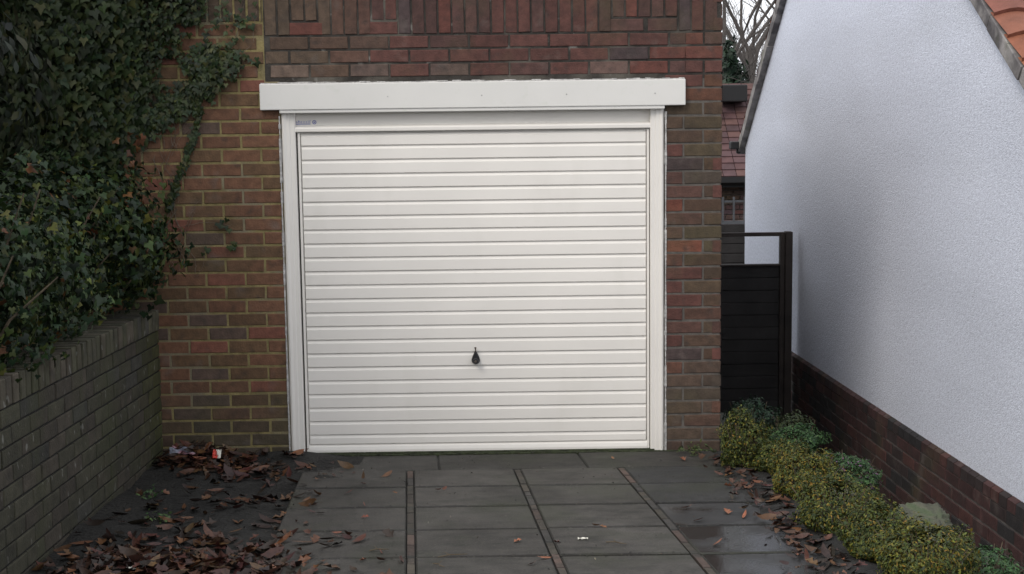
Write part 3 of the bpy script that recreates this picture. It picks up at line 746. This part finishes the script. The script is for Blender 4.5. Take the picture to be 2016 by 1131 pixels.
# dead orange leaves caught in it
m = 26; Pq = np.stack([rng.normal(-2.03, .045, m)+1.9, rng.uniform(-.14, -.05, m), rng.uniform(1.35, 1.85, m)-1.9], 1)
scatter('dead_leaves', IVY, Pq, np.tile([0, -1., .1], (m, 1)), rng.uniform(.03, .06, m), pick([(.17, .07, .03), (.11, .05, .022)], m, .3), M_dead, ivy)
b = MB()
def vine(pts, r=.0022):
    out = []
    for a, c in zip(pts[:-1], pts[1:]):
        a, c = Vector((a[0]+1.9, 0, a[1]-1.9)), Vector((c[0]+1.9, 0, c[1]-1.9))
        for i in range(4): 
            q = a.lerp(c, i/4); out.append(Vector((q.x+rnd.gauss(0, .004), -.006-abs(rnd.gauss(0, .004)), q.z+rnd.gauss(0, .004))))
    out.append(Vector((pts[-1][0]+1.9, -.006, pts[-1][1]-1.9))); b.tube(out, [r]*len(out), 5)
vine([(-1.58, 2.2), (-1.655, 2.05), (-1.69, 1.87), (-1.745, 1.70), (-1.815, 1.54), (-1.88, 1.35), (-1.9, 1.2)])
vine([(-1.60, 2.12), (-1.74, 1.90), (-1.83, 1.78), (-1.90, 1.66)], .0016); vine([(-1.66, 2.04), (-1.80, 1.86), (-1.88, 1.62), (-1.93, 1.45)], .0016)
vine([(-1.40, 2.55), (-1.45, 2.38), (-1.50, 2.22), (-1.6, 2.12)], .002); vine([(-1.33, 2.5), (-1.36, 2.34), (-1.44, 2.24)], .0016)
vine([(-1.84, 1.62), (-1.86, 1.38), (-1.80, 1.20), (-1.82, 1.06)], .0014); vine([(-1.95, 1.42), (-1.86, 1.30), (-1.72, 1.34), (-1.60, 1.34), (-1.52, 1.32)], .0014)
vine([(-1.9, 1.75), (-1.8, 1.58), (-1.83, 1.42)], .0012); vine([(-2, 1.3), (-1.88, 1.22), (-1.86, 1.1)], .0012); vine([(-1.66, 1.24), (-1.68, 1.1), (-1.72, 1.04)], .0012)
for k in range(26):
    x0, z0_ = rnd.uniform(-1.98, -1.70), rnd.uniform(1.05, 1.9); a = rnd.uniform(.9, 2.2); l = rnd.uniform(.1, .26)
    vine([(x0, z0_), (x0+l*.5*math.cos(a), z0_+l*.5*math.sin(a)), (x0+l*math.cos(a+rnd.uniform(-.3, .3)), z0_+l*math.sin(a))], rnd.uniform(.0011, .0019))
b.build('vines', M_vine, ivy)

# ------------------------------------------------------------------ shrubs along the right edge
YG = [(.125, .115, .018), (.078, .092, .018), (.044, .060, .016), (.024, .036, .012), (.19, .12, .017)]
def shrub(name, loc, blobs, n, size, cols, p, label, cat, group=None, tpl=OVAL, m=M_box):
    t = empty(name, loc, label=label, cat=cat, group=group)
    P, N = blob_points(blobs, n, .16, .05); k = P[:, 2] > -.02; P, N = P[k], N[k]; cl = rng.normal(0, 1, (60, 3))*np.array([blobs[0][3], blobs[0][4], blobs[0][5]])*.8+np.array(blobs[0][:3]); dm = np.min(np.linalg.norm(P[:, None]-cl[None], axis=2), 1)
    P = P+N*(.030-dm*1.0).clip(-.045, .032)[:, None]   # sprigs stand out of the clipped outline
    # new growth: brighter leaves stand at the tips of upward twigs
    tint = pick(cols, len(P), .25, p)
    scatter('foliage', tpl, P, N+np.array([0, 0, .5]), rng.uniform(size*.6, size*1.5, len(P)), tint, m, t, droop=-.8, wob=.6)
    b = MB()
    for q in range(26):
        e = Vector((rnd.uniform(-.8, .8)*blobs[0][3], rnd.uniform(-.8, .8)*blobs[0][4], blobs[0][2]+rnd.uniform(.1, .7)*blobs[0][5]))
        b.tube([(e.x*.1, e.y*.1, -.04), (e.x*.6, e.y*.6, e.z*.5), tuple(e)], [.004, .003, .0012], 4)
    b.build('stems', M_stem, t)
    return t
GRP = 'yellow green shrubs along the drive edge'
def eb(r, h, dy=.9): r *= 1.2; h *= 1.2; return [(0, 0, h*.5, r, r*dy, h*.56), (r*.35, r*.25, h*.45, r*.75, r*.7, h*.5), (-r*.3, -r*.25, h*.38, r*.72, r*.65, h*.42), (-.1*r, .35*r, h*.52, r*.7, r*.6, h*.47)]
SH = [((1.27, -.56), .125, .27, 'yellow green shrub at the garage corner, farthest of the row', .10),
      ((1.44, -.76), .125, .17, 'green and yellow shrub second from the garage corner', .12),
      ((1.43, -1.33), .155, .21, 'golden tipped shrub, the most orange of the row along the drive', .42),
      ((1.40, -2.08), .185, .23, 'broad yellow green shrub midway along the row, fourth from the garage', .16),
      ((1.45, -2.53), .15, .19, 'green shrub fifth from the garage, behind the nearest one', .10),
      ((1.53, -2.88), .18, .20, 'golden green shrub nearest the photographer', .22)]
for (xy, r, h, lab, gold) in SH:
    z = gz(xy[1])-.02
    shrub('golden_shrub', (xy[0], xy[1], z), eb(r, h), 8000, .013, YG, (lambda a: [q/sum(a) for q in a])([gold*1.3, .30, .32, .28, gold*.45]), lab, 'shrub', GRP)
DG = [(.034, .078, .026), (.048, .098, .034), (.024, .050, .022)]
shrub('teal_shrub', (1.46, .30, -.10), [(0, 0, .2, .17, .2, .18), (.1, 0, .17, .12, .15, .14)], 3200, .020, [(.018, .038, .022), (.024, .046, .026), (.012, .026, .016)], None, 'dark blue green low shrub against the garage corner and gate', 'shrub')
shrub('olive_shrub', (1.66, -.02, -.12), [(0, 0, .2, .14, .16, .17)], 2600, .018, [(.028, .040, .016), (.038, .05, .019), (.02, .03, .014)], None, 'olive green rounded shrub beside the gate behind the golden row', 'shrub')
shrub('green_shrub', (1.60, -.32, -.02), [(0, 0, .14, .17, .17, .10), (.05, .05, .14, .15, .13, .09)], 4200, .015, DG, None, 'bright green flat topped cushion shrub next to the plinth', 'shrub')
shrub('heather', (1.68, -1.15, .02), [(0, 0, .14, .17, .26, .10), (.03, .2, .13, .12, .16, .09)], 4600, .015, DG+[(.13, .07, .12)], [.36, .28, .26, .10], 'green heather with faint purple tips beside the brick plinth', 'heather')
shrub('heather', (1.80, -2.75, .08), [(0, 0, .12, .14, .22, .09)], 2600, .015, DG, None, 'low green heather at the bottom right below the lichened rock', 'heather')

def rock(loc, r, label, seed):
    bm = bmesh.new(); bmesh.ops.create_icosphere(bm, subdivisions=5, radius=1); rr = random.Random(seed)
    ph = [rr.uniform(0, 6) for _ in range(9)]
    for v in bm.verts:
        c = v.co; f = 1+.10*math.sin(3*c.x+ph[0])*math.sin(2.6*c.y+ph[1])+.07*math.sin(6*c.z+ph[2]+4*c.x)+.04*math.sin(11*c.y+ph[3])*math.sin(9*c.x+ph[4])
        f += .05*math.sin(17*c.x+ph[5])*math.sin(15*c.y+ph[6])+.03*math.sin(31*c.x+23*c.z)*math.sin(29*c.y+ph[7]); f *= 1+.035*math.sin(43*c.x+ph[8])*math.sin(39*c.y+37*c.z); c.x, c.y, c.z = [math.copysign(abs(q)**.6, q) for q in c]; v.co = Vector((c.x*r[0], c.y*r[1], c.z*r[2]))*f
    me = bpy.data.meshes.new('rock'); bm.to_mesh(me); bm.free(); me.materials.append(M_rock)
    for p in me.polygons: p.use_smooth = True
    ob = bpy.data.objects.new('rock', me); C.objects.link(ob); ob.location = loc; ob.rotation_euler = (.05, .08, rr.uniform(-.4, .4))
    return tag(ob, label, 'rock', 'edging rocks behind the shrubs')
rock((1.78, -1.95, .07), (.13, .27, .085), 'pale lichened rock beside the brick plinth, the largest and nearest', 1)
rock((1.62, -1.45, .06), (.10, .14, .08), 'grey green rock between the orange tipped shrub and the heather', 2)
rock((1.84, -2.45, .03), (.11, .18, .09), 'mossy rock at the bottom right corner behind the nearest shrub', 4)

# ------------------------------------------------------------------ leaf litter and single leaves
BR = [(.060, .028, .017), (.042, .020, .014), (.028, .016, .012), (.125, .058, .026), (.020, .013, .010), (.060, .022, .016), (.085, .040, .020)]
def ltz(x, y): return .012+.028*(-y)+.012*math.sin(x*9+y*4)+.01*math.sin(y*11+x*3)
def litter_pts(cx, cy, rx, ry, n, h):
    P = []
    for i in range(n):
        x, y = rnd.gauss(cx, rx), rnd.gauss(cy, ry)
        if x < -1.92 or y > -.03: continue
        px, _ = -1.09+.068*(-y-.5), 0
        z = ltz(x, y) if x < px-.0 else gz(y)
        d = math.exp(-((x-cx)/rx)**2/2-((y-cy)/ry)**2/2)
        P.append((x, y, z+.008+rnd.random()*h*d))
    return P
Pl = litter_pts(-1.70, -.16, .16, .09, 330, .10)+litter_pts(-1.45, -.42, .17, .12, 140, .03)+litter_pts(-1.38, -2.25, .26, .20, 620, .05)+litter_pts(-1.30, -2.7, .3, .14, 420, .05)+litter_pts(-1.05, -2.62, .14, .10, 110, .015)\
    + litter_pts(-1.65, -3.3, .4, .5, 500, .05)+litter_pts(-1.40, -1.3, .25, .55, 170, .012)
Pl = np.array(Pl)
def litter(P, lo, hi):
    k = rng.random(len(P)) < .42; q = []
    for tp, pp, f in ((DEAD, P[k], 1.0), (CURL, P[~k], 1.25)):
        q.append(scatter('part', tp, pp, np.tile([0, 0, 1.], (len(pp), 1)), rng.uniform(lo, hi, len(pp))*f, pick(BR, len(pp), .35), M_dead, droop=0, wob=.30))
    return merge('leaf_litter', q)
tag(litter(Pl, .025, .080), 'heaps of wet brown fallen leaves on the soil by the garden wall', 'leaf litter', kind='stuff')
Pb = []
for i in range(330):
    y = -rnd.uniform(.25, 3.4); x = 1.215+rnd.gauss(0, .07); Pb.append((x, y, gz(y)+.012+rnd.random()*.015))
Pb = np.array(Pb)
tag(litter(Pb, .022, .062), 'line of reddish brown leaves caught under the golden shrubs', 'leaf litter', kind='stuff')

def dead_leaf(x, y, s, col, label, group, z=None):
    V, F = DEAD if rnd.random() < .4 else CURL; q = V.copy(); q[:, 2] *= rnd.uniform(.6, 1.5); q[:, 0] *= rnd.uniform(.6, 1.0)
    V2 = q*s; Fq = F
    ob = np_mesh('fallen_leaf', V2, Fq, np.tile(col, (len(Fq), 1)), M_dead)
    ob.location = (x, y, (gz(y) if z is None else z)+.006); ob.rotation_euler = (rnd.gauss(0, .15)-SL, rnd.gauss(0, .15), rnd.uniform(0, 6.28))
    return tag(ob, label, 'leaf', group)

GA, GB = 'single brown leaves on the grey paving', 'single dark leaves near the soil edge of the paving'
for (x, y) in [(-.66, -1.43), (-.63, -1.7), (-.3, -1.07), (-.56, -2.48), (.1, -2.58), (.05, -2.2), (.21, -2.23), (.42, -1.96), (.39, -1.93), (.6, -.26), (-.72, -2.0), (-.54, -1.15), (-.69, -2.02), (-.5, -2.36), (-.33, -1.09)]:
    dead_leaf(x, y, rnd.uniform(.028, .045), pick([(.15, .05, .03), (.10, .04, .026), (.19, .08, .04)], 1, .2)[0], 'small curled reddish brown leaf lying on the grey paving slabs', GA)
for (x, y) in [(-.95, -.29), (-.87, -.57), (-.9, -.66), (-.89, -1.56), (-.9, -1.37), (-1.01, -.95), (-.98, -.62), (-.84, -1.6), (-.8, -.6), (-.72, -.9)]:
    dead_leaf(x, y, rnd.uniform(.026, .042), pick([(.05, .028, .022), (.07, .03, .024)], 1, .2)[0], 'small dark brown leaf on the leftmost column of paving slabs', GB)
for (x, y, lab) in [(.83, -1.59, 'orange brown leaf on the wet slab, farther of the orange pair by the strip'), (.85, -1.85, 'orange brown leaf on the wet slab, nearer of the orange pair by the strip'),
                    (.86, -2.29, 'upright curled orange leaf beside the right hand joint strip'), (.15, -2.49, 'tawny leaf lying on the middle joint strip'),
                    (1.0, -1.69, 'long pale brown leaf near the golden shrubs'), (1.06, -1.78, 'broad red brown leaf near the golden shrubs'), (.98, -.33, 'dark red leaf at the foot of the right brick pier')]:
    dead_leaf(x, y, .06, pick([(.24, .09, .045), (.2, .075, .04)], 1, .1)[0], lab, 'orange leaves on the right hand slabs')
for i in range(16):
    x, y = rnd.uniform(-1.55, -1.1), rnd.uniform(-1.9, -.6)
    if x > -1.1+.068*(-y-.5): x -= .15
    dead_leaf(x, y, rnd.uniform(.05, .085), pick([(.10, .045, .022), (.13, .06, .028), (.07, .03, .018)], 1, .2)[0], 'wet brown leaf lying on the dark soil left of the paving', 'single leaves on the dark soil', ltz(x, y))
# twigs
for (x, y, L_, rz, lab) in [(.45, -2.27, .09, -.5, 'thin straight twig on the third column of slabs'), (-.26, -2.59, .07, -.9, 'short dark twig near the bottom edge of the second slab column'),
                            (-.21, -2.44, .12, .2, 'bent dark twig lying along a slab joint'), (-.51, -2.33, .08, .05, 'dark twig crossing the left joint strip')]:
    b = MB(); b.tube([(-L_/2, 0, 0), (-L_*.1, .008, .004), (L_*.2, -.004, .006), (L_/2, .006, .002)], [.0025, .003, .0025, .0012], 5)
    b.tube([(-L_*.1, .008, .004), (-L_*.25, .03, .010)], [.002, .001], 4)
    ob = b.build('twig', M_stem); ob.location = (x, y, gz(y)+.006); ob.rotation_euler = (0, 0, rz); tag(ob, lab, 'twig', 'twigs on the paving')
# litter
M_pk = mat('pale_wrapper', (.34, .36, .44), rough=.35, extra=[((.50, .22, .26), 14, .5, .6, (1, 1, 1), .8)])
M_pr = mat('red_wrapper', (.55, .06, .04), rough=.35); M_pw = mat('white_wrapper', (.7, .68, .6), rough=.4)
def crumple(name, loc, sx, sy, m, lab, rot, split=None, amp=.012):
    b = MB(); nx, ny = 9, 6
    for j in range(ny):
        for i in range(nx):
            u, v = i/(nx-1)-.5, j/(ny-1)-.5
            b.v.append((u*sx, v*sy, amp*(math.sin(u*9+v*4)+math.sin(v*8-u*5))+rnd.uniform(-.002, .002)))
    for j in range(ny-1):
        for i in range(nx-1):
            k = j*nx+i; b.f.append((k, k+1, k+nx+1, k+nx)); b.m.append(1 if split and i+.6*j < split else 0); b.t.append((1, 1, 1))
    ob = b.build(name, m); ob.location = loc; ob.rotation_euler = rot
    s_ = ob.modifiers.new('thickness', 'SOLIDIFY'); s_.thickness = .0012
    return tag(ob, lab, 'wrapper', 'litter among the leaves')
crumple('wrapper', (-1.79, -.19, .085), .15, .05, [M_pk], 'crumpled pale blue and pink wrapper on the leaf heap in the corner', (.75, .1, -.15))
crumple('wrapper', (-1.595, -.24, .075), .045, .05, [M_pw, M_pr], 'small red and white wrapper on the leaf heap, right of the blue one', (1.0, .1, .1), 5, .004)
crumple('wrapper', (-1.49, -2.36, .125), .06, .025, [M_pw], 'tiny white paper scrap among the leaves at the bottom left', (.3, .1, .7), None, .003)
crumple('wrapper', (.32, -2.18, gz(-2.18)+.008), .045, .014, [M_pw], 'tiny white scrap on the third column of slabs', (0, .1, .15), None, .002)
# weeds in the soil and at the foot of the pier
def weed(loc, n, r, lab, cols):
    t = empty('weed', loc, label=lab, cat='weed')
    P = np.stack([rng.normal(0, r, n), rng.normal(0, r, n), np.abs(rng.normal(0, r*.7, n))+.006], 1)
    scatter('leaves', OVAL, P, np.tile([0, -.3, 1.], (n, 1)), rng.uniform(.015, .032, n), pick(cols, n, .25), M_leaf, t, droop=-.3, wob=.6)
    b = MB()
    for k in range(7): a = rnd.uniform(0, 6.28); b.tube([(0, 0, -.01), (r*.6*math.cos(a), r*.6*math.sin(a), r*.6)], [.002, .001], 4)
    b.build('stems', M_stem, t)
weed((-1.77, -.95, ltz(-1.77, -.95)), 34, .03, 'small green weed in the soil near the garden wall', [(.04, .08, .03), (.06, .10, .035)])
weed((-1.62, -1.40, ltz(-1.62, -1.4)), 40, .034, 'green weed above the leaf heap, nearer the camera', [(.04, .09, .03), (.07, .11, .04)])
weed((1.07, -.13, gz(-.13)), 60, .04, 'mossy weed tuft at the foot of the right brick pier', [(.06, .08, .025), (.04, .06, .02)])

# crumbs, grit and seed husks gathered on the slabs and in the joints: nobody could count them
n = 900; X = rng.uniform(-1.15, 1.2, n); Yg = -rng.uniform(.03, 1, n)**1.0*3.2
jy = rng.choice(np.array(rows_y[:7]), n); k = rng.random(n) < .45; Yg = np.where(k, jy+rng.normal(0, .02, n), Yg)
k2 = rng.random(n) < .15; Yg = np.where(k2, -np.abs(rng.normal(.03, .03, n)), Yg)
Pg = np.stack([X, Yg, -SL*Yg+.003], 1)
tag(scatter('debris', OVAL, Pg, np.tile([0, 0, 1.], (n, 1)), rng.uniform(.004, .014, n), pick([(.012, .010, .008), (.02, .015, .01), (.05, .03, .02), (.11, .10, .08)], n, .3, [.5, .25, .15, .10]), M_dead, droop=0, wob=.4),
    'tiny crumbs of leaf and grit scattered on the slabs', 'debris', kind='stuff')
